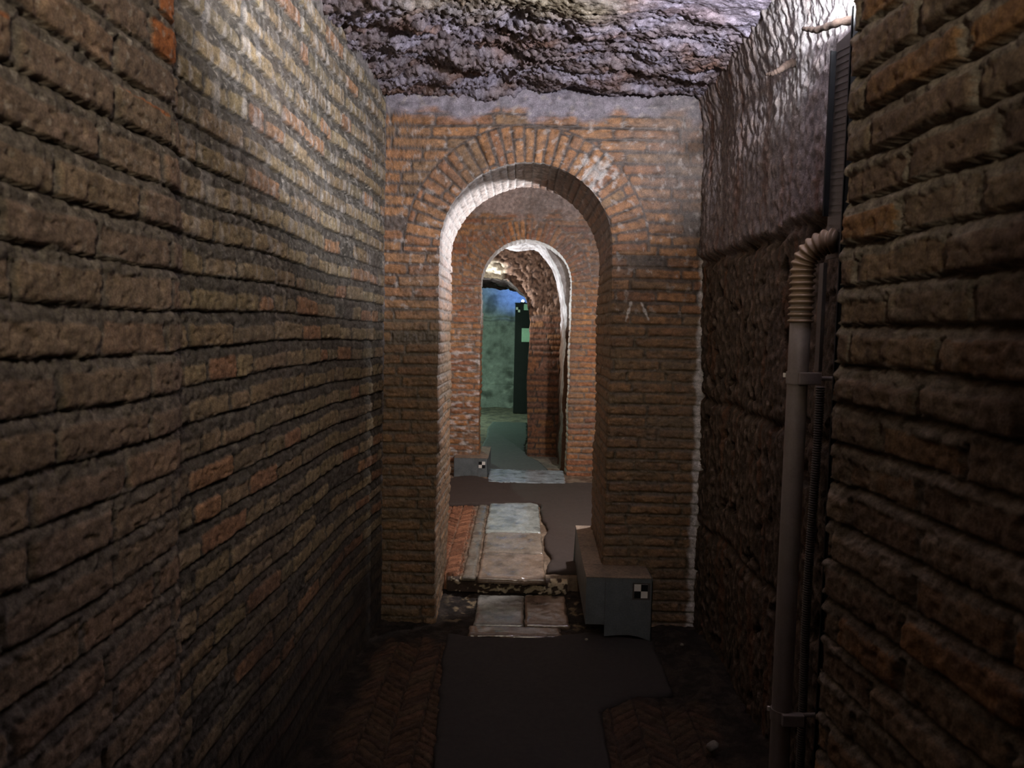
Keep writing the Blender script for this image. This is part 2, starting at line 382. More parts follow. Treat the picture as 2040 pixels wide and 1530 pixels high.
# ---- the two brick arches
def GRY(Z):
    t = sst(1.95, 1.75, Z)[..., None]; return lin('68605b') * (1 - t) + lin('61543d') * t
def arch_wall(name, Yf, Yb, cx, a, zs, xl, xr, z0, zt, ring, ch, zphase, seed, cell, pal, lime=None, gray=None, mort='6b5f54', plast=2.565, rec=0.011, plc='857d84'):
    nj = int((zs - z0) / cell); na = int(math.pi * a / cell)
    zj = np.linspace(z0, zs, nj, endpoint=False); th = np.linspace(math.pi, 0, na)
    C = [(cx - a, z, -1.0, 0.0, z - 0.0, 0) for z in zj]
    C += [(cx + a * math.cos(t), zs + a * math.sin(t), math.cos(t), math.sin(t), t, 1) for t in th]
    C += [(cx + a, z, 1.0, 0.0, z, 2) for z in zj[::-1]]
    C = np.array(C); O = []
    for px, pz, nx, nz, _, k in C:
        if k == 0: O.append((xl, pz))
        elif k == 2: O.append((xr, pz))
        else:
            s = []
            if nx < -1e-6: s.append((xl - cx) / nx)
            if nx > 1e-6: s.append((xr - cx) / nx)
            if nz > 1e-6: s.append((zt - zs) / nz)
            q = min(s); O.append((cx + nx * q, zs + nz * q))
    O = np.array(O)
    T = Yb - Yf
    prof = [('b', s) for s in np.linspace(1, 0.03, 12)] + [('i', e) for e in -np.concatenate([np.arange(T, 0.05, -cell * 2.2), np.arange(0.05, 0.0001, -cell)])]
    nf = int(0.62 / cell); prof += [('f', s) for s in np.linspace(0, 1, nf) ** 1.25]
    n, m = len(C), len(prof)
    kind = np.array([{'b': 0, 'i': 1, 'f': 2}[p[0]] for p in prof]); val = np.array([p[1] for p in prof])
    K = np.broadcast_to(kind, (n, m)); Vv = np.broadcast_to(val, (n, m))
    cxv = C[:, 0][:, None]; czv = C[:, 1][:, None]; nx = C[:, 2][:, None]; nz = C[:, 3][:, None]
    ox = O[:, 0][:, None]; oz = O[:, 1][:, None]
    s = np.where(K == 1, 0.0, Vv)
    X = cxv + (ox - cxv) * s; Z = czv + (oz - czv) * s
    Y = np.where(K == 2, Yf, np.where(K == 0, Yb, Yf - Vv))
    e = np.where(K == 1, Vv, np.hypot(X - cxv, Z - czv)); e = np.where(K == 0, -T, e)   # <0 inside the opening, >0 on the face
    e = e + 0 * X
    r = np.hypot(X - cx, Z - zs); inarc = (Z > zs) & (r < a + ring) 
    ang = np.arctan2(Z - zs, X - cx)
    vch = math.pi * a / 31
    wv = fbm(X * 1.5, Z * 1.5, seed + 5, 2) * 0.006 * (e > -0.001)
    v_rect = Z - zphase + 100 * ch + wv; v_ring = ang * a + 50 * vch
    side = (X > cx).astype(int)
    cid = np.where(inarc, np.floor(v_ring / vch) + 2000, np.floor(v_rect / ch) + 500 * side)
    fv = np.where(inarc, v_ring - np.floor(v_ring / vch) * vch, v_rect - np.floor(v_rect / ch) * ch)
    ue = np.where(inarc, np.where(K == 2, r - a, e), np.where(Z > zs, np.abs(X - cx) - a + 0.0, e))
    ue = np.where((K != 2), e, ue)
    ex = np.where(Z > zs, np.abs(r - (a + ring)) - 0.004, 1.0); ex = np.where(K == 2, ex, 1.0)
    # voussoirs: the face shows one long brick; the soffit is bonded in two or three lengths
    cc = np.where(inarc, 1, 0)
    hr, mr, rr, dr = bricks(ue + 3, fv, ch, cid, 0.17, 0.34, 0.013, 1.7, 4.6, seed, rec=rec, prot=0.006, extra=ex, wob=0.004, vj=0.010, rough=0.8, miss=0.012)
    hv, mv, rv, dv = bricks(ue + 3, fv, vch, cid, 0.215, 0.29, 0.009, 1.7, 4.6, seed + 1, rec=rec, prot=0.006, extra=ex, wob=0.004, vj=0.008, rough=0.8, miss=0.0)
    hv = hv * np.where(K == 1, 0.55, 1.0)
    h = np.where(cc == 1, hv, hr); mk = np.where(cc == 1, mv, mr); rn = np.where((cc == 1)[..., None], rv, rr)
    h = np.where(K == 0, 0.0, h)
    h = h - 0.006 * np.exp(-(e / 0.008) ** 2) * (K > 0)
    wgt = sst(-0.02, 0.02, e); wgt = np.where(K == 2, np.maximum(wgt, 0.5), np.where(K == 1, np.minimum(wgt, 0.5), 0))
    if True:
        h = h + (0.012 * fbm(X * 2, Z * 2 + Y, seed + 7, 2)) * (K > 0)
    c = palette(rn[..., 3], pal)
    cm = lin(mort) * (0.9 + 0.3 * fbm(X * 20 + Y * 9, Z * 20, seed + 11, 3))[..., None]
    c = cm * (1 - mk[..., None]) + c * mk[..., None]
    pl = sst(plast - 0.03, plast + 0.03, Z + 0.07 * fbm(X * 5, Z * 7, seed + 12, 4)) * (K == 2)
    h = h * (1 - pl) + pl * (0.006 + 0.012 * fbm(X * 12, Z * 12, seed + 13, 4))
    c = c * (1 + 0.30 * fbm(X * 24 + Y * 11, Z * 40, seed + 14, 4))[..., None]; c = mixc(c, lin(plc), pl)
    dull = sst(-0.1, 0.55, fbm(X * 1.8 + Y, Z * 1.8, seed + 15, 4)); c = mixc(c, lin('6b5a4a'), dull * 0.45)
    if gray is not None:
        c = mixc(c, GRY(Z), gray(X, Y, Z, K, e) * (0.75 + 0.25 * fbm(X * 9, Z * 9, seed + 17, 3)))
    sp = sst(0.42, 0.62, fbm(X * 24, Z * 24 + Y * 20, seed + 18, 3)) * (Z > 1.6); c = mixc(c, lin('a49a92'), sp * 0.55)
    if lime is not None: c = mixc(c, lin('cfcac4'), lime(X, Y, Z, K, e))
    P = np.stack([X - nx * h * (1 - wgt) * (K > 0), Y - h * wgt * (K > 0), Z - nz * h * (1 - wgt) * (K > 0)], -1)
    return grid(name, P, np.clip(c, 0.003, 0.9), M_BRICKWET)
ORANGE = ['906643', '976c47', '8a6447', '986f4c', '906545', '916b4a', '896044', '936846', '84674b']
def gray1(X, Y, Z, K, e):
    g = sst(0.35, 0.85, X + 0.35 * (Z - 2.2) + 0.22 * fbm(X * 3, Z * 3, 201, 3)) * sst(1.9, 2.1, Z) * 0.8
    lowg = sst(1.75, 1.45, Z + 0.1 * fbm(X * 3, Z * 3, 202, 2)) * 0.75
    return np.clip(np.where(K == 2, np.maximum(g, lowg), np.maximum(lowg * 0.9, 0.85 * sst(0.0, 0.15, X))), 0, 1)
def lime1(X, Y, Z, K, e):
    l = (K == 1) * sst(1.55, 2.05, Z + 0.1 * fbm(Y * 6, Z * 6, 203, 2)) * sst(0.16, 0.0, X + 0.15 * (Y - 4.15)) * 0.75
    graf = np.zeros_like(X)
    for (xa, za, xb, zb) in ((0.545, 1.655, 0.518, 1.565), (0.595, 1.655, 0.632, 1.575)):   # two pale strokes scratched on the pier
        t = np.clip(((X - xa) * (xb - xa) + (Z - za) * (zb - za)) / ((xb - xa) ** 2 + (zb - za) ** 2), 0, 1)
        dd = np.hypot(X - xa - t * (xb - xa), Z - za - t * (zb - za)) + 0.006 * fbm(X * 40, Z * 40, 204, 2)
        graf = np.maximum(graf, sst(0.007, 0.003, dd))
    edge = sst(0.875, 0.895, X + 0.02 * fbm(X * 9, Z * 9, 205, 3)) * sst(2.2, 2.0, Z) * 0.8
    pat = sst(0.09, 0.04, np.hypot(X - 0.34, Z - 2.29) + 0.09 * fbm(X * 26, Z * 26, 206, 4)) * 0.55
    return np.clip(np.where(K == 2, graf * 0.8 + edge + pat, l), 0, 1)
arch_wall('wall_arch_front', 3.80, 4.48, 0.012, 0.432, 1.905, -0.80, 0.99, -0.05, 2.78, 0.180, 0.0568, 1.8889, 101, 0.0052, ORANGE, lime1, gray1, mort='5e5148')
def lime2(X, Y, Z, K, e):
    l = (K == 1) * sst(1.45, 1.75, Z + 0.08 * fbm(Y * 6, Z * 6, 213, 2)) * 0.95
    f = (K == 2) * sst(0.1, 0.55, fbm(X * 9, Z * 26, 214, 4)) * sst(1.75, 1.2, Z) * sst(0.2, -0.3, X) * 0.6
    return np.clip(l + f, 0, 1)
def gray2(X, Y, Z, K, e):
    return np.clip((K == 2) * sst(0.05, 0.5, X + 0.6 * (Z - 2.25) + 0.2 * fbm(X * 4, Z * 4, 215, 3)) * sst(1.85, 2.05, Z) * 0.7, 0, 1)
arch_wall('wall_arch_rear', 6.96, 7.24, 0.032, 0.413, 1.925, -1.25, 1.25, 0.05, 3.15, 0.185, 0.0565, 1.91, 141, 0.0082,
          ['a06c42', 'a67244', '956945', 'a97a4d', '9b6741', '936040', 'a2754a'], lime2, gray2, mort='7d6c5c', plast=2.56, plc='a39187')

# ---- second chamber: side walls and vault
def plain_wall(name, x, y0, y1, z0, z1, side, seed, cell=0.02, hexes=ORANGE, mat=None):
    Y = np.arange(y0, y1 + cell, cell); Z = np.arange(z0, z1 + cell, cell * 0.6)
    y, z = np.meshgrid(Y, Z, indexing='ij'); ch = 0.058; vv = z + 10 * ch; cid = np.floor(vv / ch)
    h, m, r, d = bricks(y, vv - cid * ch, ch, cid, 0.15, 0.3, 0.018, y0 - 0.3, y1 + 0.3, seed, rec=0.012, prot=0.008)
    c = palette(r[..., 3], hexes); c = np.where(m[..., None] > 0.5, c, lin('6b5f54'))
    grid(name, np.stack([x - side * h, y, z], -1), c, mat or M_BRICK, back=(side * 0.3, 0, 0))
plain_wall('wall_chamber_left', -1.0, 4.45, 7.0, 0.0, 3.1, -1, 161)
plain_wall('wall_chamber_right', 1.0, 4.45, 7.0, 0.0, 3.1, 1, 162)
def ceiling_chamber():
    X = np.arange(-1.05, 1.06, 0.014); Y = np.arange(4.44, 7.01, 0.014); x, y = np.meshgrid(X, Y, indexing='ij')
    z = 3.0 - 0.06 * sst(6.3, 6.95, y) + 0.02 * fbm(x * 3, y * 3, 170, 4) + 0.014 * ridged(x * 8, y * 10, 171, 3)
    c = mixc(np.broadcast_to(lin('8b7f78'), x.shape + (3,)), lin('6f5a48'), sst(0, 0.6, fbm(x * 4, y * 4, 172, 3)))
    grid('ceiling_chamber', np.stack([x, y, z], -1), c, M_ROCK, back=lambda v: v * [1, 1, 0] + [0, 0, 3.3])
ceiling_chamber()

# ---- passage behind the rear arch: right wall with limewashed vault, recess at the left
def passage_vault():
    Y = np.arange(7.22, 8.12, 0.010); prof = []
    for z in np.arange(0.08, 1.60, 0.010): prof.append((0.415 + 0.01 * (z - 1), z, -1, 0, z))
    R0 = 0.39
    for t in np.linspace(0, math.pi * 0.55, 100): prof.append((0.032 + R0 * math.cos(t), 1.60 + 0.775 * math.sin(t), -math.cos(t), -math.sin(t), 1.60 + 0.62 * t))
    lx, lz = prof[-1][0], prof[-1][1]
    for x in np.arange(lx - 0.012, -1.12, -0.014): prof.append((x, lz + 0.10 * sst(-0.05, -0.6, x), 0, -1, 2.55 + lx - x))
    p = np.array(prof); X, y = np.meshgrid(p[:, 0], Y, indexing='ij'); Z = np.meshgrid(p[:, 1], Y, indexing='ij')[0]
    nx = np.meshgrid(p[:, 2], Y, indexing='ij')[0]; nz = np.meshgrid(p[:, 3], Y, indexing='ij')[0]; s = np.meshgrid(p[:, 4], Y, indexing='ij')[0]
    h = 0.02 * fbm(y * 4, s * 4, 180, 4) + 0.008 * ridged(y * 14, s * 12, 181, 3)
    ww = sst(1.45, 1.70, s + 0.12 * fbm(y * 4, s * 4, 182, 3))
    c = mixc(np.broadcast_to(lin('5f4a38'), h.shape + (3,)), lin('c9c6c4'), ww * (0.55 + 0.45 * sst(-0.4, 0.2, fbm(y * 7, s * 7, 183, 3))))
    cav = sst(0.055, 0.02, np.hypot((y - 7.52) / 1.6, (s - 2.02) / 2.6) + 0.05 * fbm(y * 12, s * 12, 184, 3)); h -= 0.06 * cav
    c = mixc(c, lin('2a211c'), cav * 0.8)
    grid('ceiling_passage', np.stack([X + nx * h, y, Z + nz * h], -1), c, M_PLASTER, back=lambda v: np.stack([v[:, 0] * 1.0 + 0.25 * (v[:, 0] > 0.0), v[:, 1], np.where(v[:, 2] > 2.2, 2.95, v[:, 2])], -1), cap=False)
passage_vault()
plain_wall('wall_recess_left', -1.10, 7.22, 8.12, 0.05, 2.75, -1, 163)

# ---- third wall: ragged opening through brick and porous rock
def third_wall():
    Yf, Yb = 8.06, 8.52
    pts = [(0.075, 0.06)] + [(0.075 + 0.010 * math.sin(z * 5), z) for z in np.arange(0.12, 1.64, 0.02)]
    top = [(0.078, 1.66), (0.066, 1.74), (0.042, 1.83), (0.0, 1.905), (-0.075, 1.975), (-0.17, 2.035), (-0.27, 2.06), (-0.40, 2.065), (-0.60, 2.06), (-0.78, 1.98), (-0.92, 1.80), (-0.95, 1.6)]
    cur = []
    for (xa, za), (xb, zb) in zip(top, top[1:]):
        nseg = max(2, int(math.hypot(xb - xa, zb - za) / 0.012))
        for k in range(nseg): cur.append((xa + (xb - xa) * k / nseg, za + (zb - za) * k / nseg))
    pts += cur + [(-0.95, z) for z in np.arange(1.6, 0.05, -0.02)]
    A = np.array(pts); xl, xr, zt = -1.2, 0.62, 2.85
    ctr = np.array([-0.42, 1.2]); O = []
    i0 = next(i for i, q in enumerate(pts) if q[1] > 1.63); i1 = max(i for i, q in enumerate(pts) if q[0] > -0.949)
    per = (zt - 1.64) + (xr - xl) + (zt - 1.6)
    for i, (px, pz) in enumerate(pts):
        if i < i0: O.append((xr, pz))
        elif i > i1: O.append((xl, pz))
        else:
            q = per * (i - i0) / (i1 - i0)
            if q < zt - 1.64: O.append((xr, 1.64 + q))
            elif q < zt - 1.64 + xr - xl: O.append((xr - (q - zt + 1.64), zt))
            else: O.append((xl, max(1.6, zt - (q - (zt - 1.64 + xr - xl)))))
    O = np.array(O)
    prof = [('b', s) for s in np.linspace(1, 0.05, 8)] + [('i', e) for e in np.linspace(Yb - Yf, 0.012, 36)] + [('f', s) for s in np.linspace(0, 1, 74)]
    n, m = len(A), len(prof); kind = np.array([{'b': 0, 'i': 1, 'f': 2}[q[0]] for q in prof]); val = np.array([q[1] for q in prof])
    K = np.broadcast_to(kind, (n, m)); V = np.broadcast_to(val, (n, m)); s = np.where(K == 1, 0, V)
    X = A[:, 0][:, None] + (O[:, 0] - A[:, 0])[:, None] * s; Z = A[:, 1][:, None] + (O[:, 1] - A[:, 1])[:, None] * s
    Y = np.where(K == 2, Yf, np.where(K == 0, Yb, Yf + V))
    low = sst(1.75, 1.62, Z + 0.06 * fbm(X * 5, Z * 5, 190, 2))
    ch = 0.062; vv = Z + 10 * ch; cid = np.floor(vv / ch)
    hb, mb, rb, db = bricks(X + 2, vv - cid * ch, ch, cid, 0.16, 0.30, 0.016, 0.5, 3.2, 191, rec=0.014, prot=0.012)
    por = fbm(X * 26, Z * 26, 192, 4); hr = 0.03 * fbm(X * 6, Z * 6, 193, 3) + 0.014 * por - 0.02 * sst(0.2, 0.5, fbm(X * 18, Z * 18, 194, 2))
    h = (hb * low + hr * (1 - low)) * (K == 2)
    # fallen edge: the lip is set back above the opening
    Xi = X + 0.012 * fbm(Y * 9, Z * 9 + X * 9, 195, 3) * (K == 1) + 0.03 * np.where(K == 1, V / 0.46, 0) * (X > 0); Zi = Z + (0.03 * fbm(X * 8, Y * 8, 196, 3) - 0.09 * np.where(K == 1, V / 0.46, 0) * sst(0.0, -0.22, X) * (Z > 1.7)) * (K == 1)
    lip = (1 - low) * np.exp(-(np.hypot(X - A[:, 0][:, None], Z - A[:, 1][:, None]) / 0.06) ** 2) * (K == 2)
    P = np.stack([Xi, Y - h - 0.0 + 0.05 * lip, Zi], -1)
    cbk = palette(rb[..., 3], ['7a543c', '86603f', '6d4b38', '80583c', '745442']); cbk = np.where(mb[..., None] > 0.5, cbk, lin('54453a'))
    cr = mixc(np.broadcast_to(lin('6f5746'), X.shape + (3,)), lin('3d2e25'), sst(0.0, 0.5, -por))
    c = mixc(cr, cbk, low)
    wlip = sst(-0.18, -0.30, X + 0.08 * fbm(X * 7, Z * 7, 197, 3)) * sst(2.30, 2.20, Z + 0.05 * fbm(X * 6, Z * 6, 198, 2)) * (K == 2) * (1 - low)  # lip caught by the passage lamp, its light painted as cream rock
    c = mixc(c, lin('c8bfa6'), wlip)
    c = np.where((K == 1)[..., None], lin('2e2823'), c)  # reveal and soffit painted flat dark to stay in shade
    grid('wall_third', P, c, M_BRICK)
third_wall()

# ---- far room
def far_room():
    X = np.arange(-2.6, 1.6, 0.02); Z = np.arange(0.08, 2.95, 0.015); x, z = np.meshgrid(X, Z, indexing='ij')
    h = 0.015 * fbm(x * 2.5, z * 2.5, 220, 4)
    for z0, a, s in ((1.70, 0.05, 0.03), (1.60, 0.02, 0.02)):
        zl = z0 + 0.05 * fbm(x * 3, x * 0 + z0, 221, 3); h -= a * np.exp(-((z - zl) / s) ** 2)
    h += 0.05 * sst(0.55, 0.53, z) - 0.03 * np.exp(-((z - 0.545) / 0.012) ** 2) - 0.015 * np.exp(-((z - 0.98) / 0.03) ** 2)
    c = mixc(np.broadcast_to(lin('8d918a'), x.shape + (3,)), lin('5f625c'), sst(-0.1, 0.6, fbm(x * 3, z * 3, 222, 4)))
    c = mixc(c, lin('b9bcb2'), sst(0.1, 0.6, fbm(x * 5, z * 7, 223, 4)) * sst(1.0, 0.8, z) * 0.5)
    grid('wall_far', np.stack([x, 13.2 - h, z], -1), c, M_PLASTER, back=(0, 0.3, 0))
    for nm, xx, sd in (('wall_far_left', -2.55, -1), ('wall_far_right', 1.5, 1)):
        Y = np.arange(8.45, 13.3, 0.05); Zz = np.arange(0.05, 2.95, 0.05); y, zz = np.meshgrid(Y, Zz, indexing='ij')
        grid(nm, np.stack([xx + 0.03 * fbm(y * 2, zz * 2, 224, 3), y, zz], -1), np.broadcast_to(lin('80827a'), y.shape + (3,)), M_PLASTER, back=(sd * 0.3, 0, 0))
    Xc = np.arange(-2.65, 1.6, 0.04); Yc = np.arange(8.45, 13.3, 0.04); x, y = np.meshgrid(Xc, Yc, indexing='ij')
    zc = 2.72 + 0.05 * fbm(x * 1.5, y * 1.5, 225, 4)
    grid('ceiling_far', np.stack([x, y, zc], -1), np.broadcast_to(lin('8a8880'), x.shape + (3,)), M_PLASTER, back=(0, 0, 0.3))
    for nm, xa, xb in (('wall_far_front_left', -2.6, -1.18), ('wall_far_front_right', 0.6, 1.55)):
        Xf = np.arange(xa, xb, 0.05); Zf = np.arange(0.05, 2.95, 0.05); x, z = np.meshgrid(Xf, Zf, indexing='ij')
        grid(nm, np.stack([x, 8.5 + 0.02 * fbm(x * 2, z * 2, 226, 3), z], -1), np.broadcast_to(lin('80827a'), x.shape + (3,)), M_PLASTER, back=(0, -0.25, 0))
far_room()

# ---- wall that closes the corridor behind the viewer
def back_wall():
    X = np.arange(-1.0, 1.2, 0.03); Z = np.arange(-0.05, 2.95, 0.012); x, z = np.meshgrid(X, Z, indexing='ij')
    ch = 0.0865; vv = z + 10 * ch; cid = np.floor(vv / ch)
    h, m, r, d = bricks(x + 2, vv - cid * ch, ch, cid, 0.15, 0.3, 0.03, 0.5, 3.5, 230)
    c = np.where(m[..., None] > 0.5, palette(r[..., 3], ['7f6a58', '86705c', '8c6a55', '7a6556']), MORTAR)
    grid('wall_back', np.stack([x, -1.48 + h, z], -1), c, M_BRICK, back=(0, -0.3, 0))
back_wall()

# ---- floors
def chevron(u, v, wcol, p, seed):
    u = u + 0.006 * fbm(u * 12, v * 12, seed, 2)
    k = np.floor(u / wcol); x = u - k * wcol; sg = np.where(k.astype(int) % 2 == 0, 1.0, -1.0)
    t = (v + sg * (x - wcol / 2) * 0.95 + 0.006 * fbm(u * 9, v * 9, seed + 1, 2)) / p
    row = np.floor(t); ft = (t - row) * p
    d = np.minimum(np.minimum(ft, p - ft), np.minimum(x, wcol - x))
    rnd = np.sin(row * 12.9898 + k * 78.233) * 43758.5453; rnd = rnd - np.floor(rnd)
    mk = sst(0.001, 0.006, d + 0.002 * fbm(u * 40, v * 40, seed + 2, 2))
    return mk, rnd
def floor_front():
    X = np.arange(-0.86, 1.12, 0.006); Y = np.concatenate([np.arange(-1.5, 2.3, 0.04), np.arange(2.3, 4.52, 0.006)])
    x, y = np.meshgrid(X, Y, indexing='ij')
    h = 0.012 * fbm(x * 5, y * 5, 240, 4) + 0.005 * fbm(x * 30, y * 30, 241, 3) + 0.02 * sst(0.62, 0.9, np.abs(x)) - 0.012
    mk, rnd = chevron(x + 0.35, y, 0.105, 0.046, 242)
    n = 0.10 * fbm(x * 5, y * 5, 243, 3)
    zone = sst(-0.66, -0.60, x + n * 0.5) * sst(-0.27, -0.29, x) * sst(3.62, 3.45, y + n * 2)
    z2 = sst(0.30, 0.36, x + n * 0.5) * sst(0.80, 0.70, x + n) * sst(3.05, 2.9, y + n) * 0.7
    zz = np.maximum(zone, z2)
    h = h * (1 - zz) + zz * ((mk - 1) * 0.018 + (rnd - 0.5) * 0.008 + 0.004 * fbm(x * 30, y * 30, 244, 3))
    c = mixc(np.broadcast_to(lin('2a241f'), x.shape + (3,)), lin('3d342c'), sst(-0.2, 0.5, fbm(x * 12, y * 12, 245, 4)))
    cb = palette(rnd, ['54402f', '5c4434', '4c3a2e', '584635']); c = mixc(c, cb, zz * (0.25 + 0.75 * mk))
    c = mixc(c, lin('a08c6c'), sst(0.25, 0.5, fbm(x * 14, y * 14, 246, 3)) * sst(3.72, 3.85, y) * sst(0.42, 0.30, np.abs(x)) * 0.6)
    grid('floor', np.stack([x, y, h - 0.002], -1), c, M_DIRT, back=(0, 0, -0.2))
floor_front()
def sheet(name, outline, z, thick, mat, col, seed, cell=0.012, kind='structure', bump=0.003, wob=0.012, zfun=None):
    """a poured or laid sheet with a ragged outline, thickness and a rounded rim"""
    o = np.array(outline, float); out = []
    for a, b in zip(o, np.roll(o, -1, 0)):
        k = max(1, int(np.hypot(*(b - a)) / 0.02))
        for i in range(k): out.append(a + (b - a) * i / k)
    o = np.array(out); nrm = np.roll(o, -1, 0) - np.roll(o, 1, 0); nrm = np.stack([nrm[:, 1], -nrm[:, 0]], -1); nrm /= np.maximum(np.hypot(*nrm.T)[:, None], 1e-6)
    o = o + nrm * (fbm(o[:, 0] * 7, o[:, 1] * 7, seed, 3) * wob)[:, None]
    from mathutils.geometry import delaunay_2d_cdt
    g0, g1 = o.min(0), o.max(0); gx, gy = np.meshgrid(np.arange(g0[0], g1[0], cell * 1.5), np.arange(g0[1], g1[1], cell * 2.0)); gp = np.stack([gx.ravel(), gy.ravel()], -1)
    dist = np.min(np.hypot(gp[:, None, 0] - o[None, :, 0], gp[:, None, 1] - o[None, :, 1]), 1); gp = gp[dist > 0.007]
    n0 = len(o); allp = [Vector(p) for p in o] + [Vector(p) for p in gp]
    rv, re_, rf, ov, _, _ = delaunay_2d_cdt(allp, [(i, (i + 1) % n0) for i in range(n0)], [], 1, 1e-5)
    bm = bmesh.new(); vs = []
    for p, src in zip(rv, ov):
        x_, y_ = p.x, p.y; rim = (not src) or min(src) < n0
        zz = (z if zfun is None else zfun(x_, y_)) + bump * float(fbm(np.array(x_ * 5), np.array(y_ * 5), seed + 3, 3)) - (0.005 if rim else 0.0)
        vs.append(bm.verts.new((x_, y_, zz)))
    for f in rf: bm.faces.new([vs[i] for i in f])
    be = [e for e in bm.edges if len(e.link_faces) == 1]
    ex = bmesh.ops.extrude_edge_only(bm, edges=be)['geom']
    for v in ex:
        if isinstance(v, bmesh.types.BMVert): v.co.z -= thick
    ob = from_bm(name, bm, mat, smooth=True)
    at = ob.data.color_attributes.new('Col', 'FLOAT_COLOR', 'POINT'); nv = len(ob.data.vertices)
    at.data.foreach_set('color', np.tile([*lin(col), 1.0], nv).astype(np.float32))
    if kind: ob['kind'] = kind
    return ob
sheet('floor_path', [(-0.24, -1.4), (0.36, -1.4), (0.34, 2.5), (0.36, 2.92), (0.47, 3.02), (0.66, 3.08), (0.68, 3.60), (0.40, 3.70), (0.28, 3.66), (0.10, 3.60), (-0.12, 3.60), (-0.33, 3.62), (-0.325, 3.3), (-0.30, 2.9), (-0.27, 2.45)],
      0.004, 0.018, M_CEMENT, '38332f', 250)
ZUP = lambda y: 0.085 + 0.085 * float(np.clip((y - 4.3) / 2.5, 0, 1))
def floor_chamber():
    X = np.arange(-1.05, 1.05, 0.007); Y = np.arange(4.30, 7.30, 0.009); x, y = np.meshgrid(X, Y, indexing='ij')
    zb = 0.085 + 0.085 * np.clip((y - 4.3) / 2.5, 0, 1)
    mk, rnd = chevron(x, y, 0.085, 0.036, 260)
    zone = sst(-0.315, -0.335, x + 0.02 * fbm(x * 8, y * 8, 261, 2)) * sst(5.9, 5.8, y)
    h = 0.005 * fbm(x * 12, y * 12, 262, 4) - 0.006; h = h * (1 - zone) + zone * ((mk - 1) * 0.020 + (rnd - 0.5) * 0.008)
    c = mixc(np.broadcast_to(lin('6c5a49'), x.shape + (3,)), lin('8c7a66'), sst(-0.2, 0.5, fbm(x * 9, y * 9, 263, 4)))
    c = mixc(c, palette(rnd, ["8a5c42", "7c523a", "946448", "744c36"]), zone * (0.15 + 0.85 * mk))
    grid('floor_chamber', np.stack([x, y, zb + h], -1), c, M_DIRT, back=(0, 0, -0.2))
floor_chamber()
sheet('floor_cement', [(0.174, 4.33), (0.60, 4.34), (0.95, 4.55), (0.95, 6.62), (0.45, 6.56), (0.10, 6.50), (-0.16, 6.52), (-0.28, 6.62), (-0.38, 6.74), (-0.52, 6.74), (-0.62, 6.6), (-0.95, 6.3), (-0.95, 5.70), (-0.546, 5.76), (-0.268, 5.80), (0.0, 5.86), (0.10, 5.865), (0.176, 5.80), (0.180, 5.414), (0.209, 5.157), (0.178, 4.983), (0.197, 4.677), (0.227, 4.544), (0.188, 4.455)],
      0.0, 0.022, M_CEMENT, '41362f', 270, zfun=lambda x, y: ZUP(y) + 0.021)
def floor_far():
    X = np.arange(-2.65, 1.6, 0.03); Y = np.arange(7.26, 13.3, 0.03); x, y = np.meshgrid(X, Y, indexing='ij')
    h = 0.160 + 0.012 * fbm(x * 4, y * 4, 280, 4)
    c = mixc(np.broadcast_to(lin('857c6c'), x.shape + (3,)), lin('69635a'), sst(-0.2, 0.5, fbm(x * 6, y * 6, 281, 4)))
    grid('floor_far', np.stack([x, y, h], -1), c, M_DIRT, back=(0, 0, -0.2))
floor_far()
sheet('floor_path_far', [(-0.36, 7.14), (0.28, 7.14), (0.22, 7.6), (0.08, 8.0), (0.06, 8.6), (0.10, 9.4), (0.10, 10.9), (-0.40, 10.9), (-0.44, 10.2), (-0.41, 9.3), (-0.43, 8.6), (-0.40, 7.9)],
      0.178, 0.02, M_CEMENT, '5a5f5c', 282)

# ================================================================== THINGS
def slab(name, x0, x1, y0, y1, z, th, col, seed, label, group=None, skew=0.0, cat='slab', zf=None):
    nx, ny = max(8, int((x1 - x0) / 0.008)), max(8, int((y1 - y0) / 0.012))
    X, Y = np.meshgrid(np.linspace(x0, x1, nx), np.linspace(y0, y1, ny), indexing='ij')
    e = np.minimum(np.minimum(X - x0, x1 - X), np.minimum(Y - y0, y1 - Y))
    Zb = z + (np.zeros_like(X) if zf is None else np.vectorize(zf)(Y))
    H = Zb + 0.0025 * fbm(X * 9, Y * 9, seed, 3) + 0.0012 * fbm(X * 40, Y * 14, seed + 1, 3) - 0.008 * np.exp(-(e / 0.006) ** 2) - 0.006 * sst(0.4, 0.6, fbm(X * 12, Y * 12, seed + 2, 2)) * sst(0.05, 0.0, e)
    Xw = X + 0.006 * fbm(X * 6, Y * 6, seed + 4, 2) + skew * (Y - y0)
    c = mixc(np.broadcast_to(lin(col), X.shape + (3,)), lin(col) * 0.6, sst(0.0, 0.6, fbm(X * 8, Y * 8, seed + 5, 4)))
    o = grid(name, np.stack([Xw, Y, H], -1), c, M_SLAB, back=(0, 0, -th), kind=None)
    o['label'] = label; o['category'] = cat
    if group: o['group'] = group
    return o
slab('paving_slab', -0.215, 0.045, 3.745, 4.17, 0.010, 0.03, '8c8980', 300, 'wet shiny grey stone slab below the step, left one of the pair', 'stone slabs below the step')
slab('paving_slab', 0.050, 0.28, 3.76, 4.19, 0.008, 0.03, '85705e', 310, 'dull brown stone slab below the step, beside the steel cable cover', 'stone slabs below the step')
slab('paving_slab', -0.235, 0.235, 3.625, 3.742, 0.004, 0.03, '806c5a', 320, 'narrow stone strip at the edge of the dark cement path', 'stone slabs below the step')
zf = lambda y: ZUP(y)
slab('paving_slab', -0.221, 0.167, 4.208, 4.648, 0.012, 0.03, '8f7b68', 330, 'pale worn stone slab right on top of the step', 'stone slabs above the step', zf=zf)
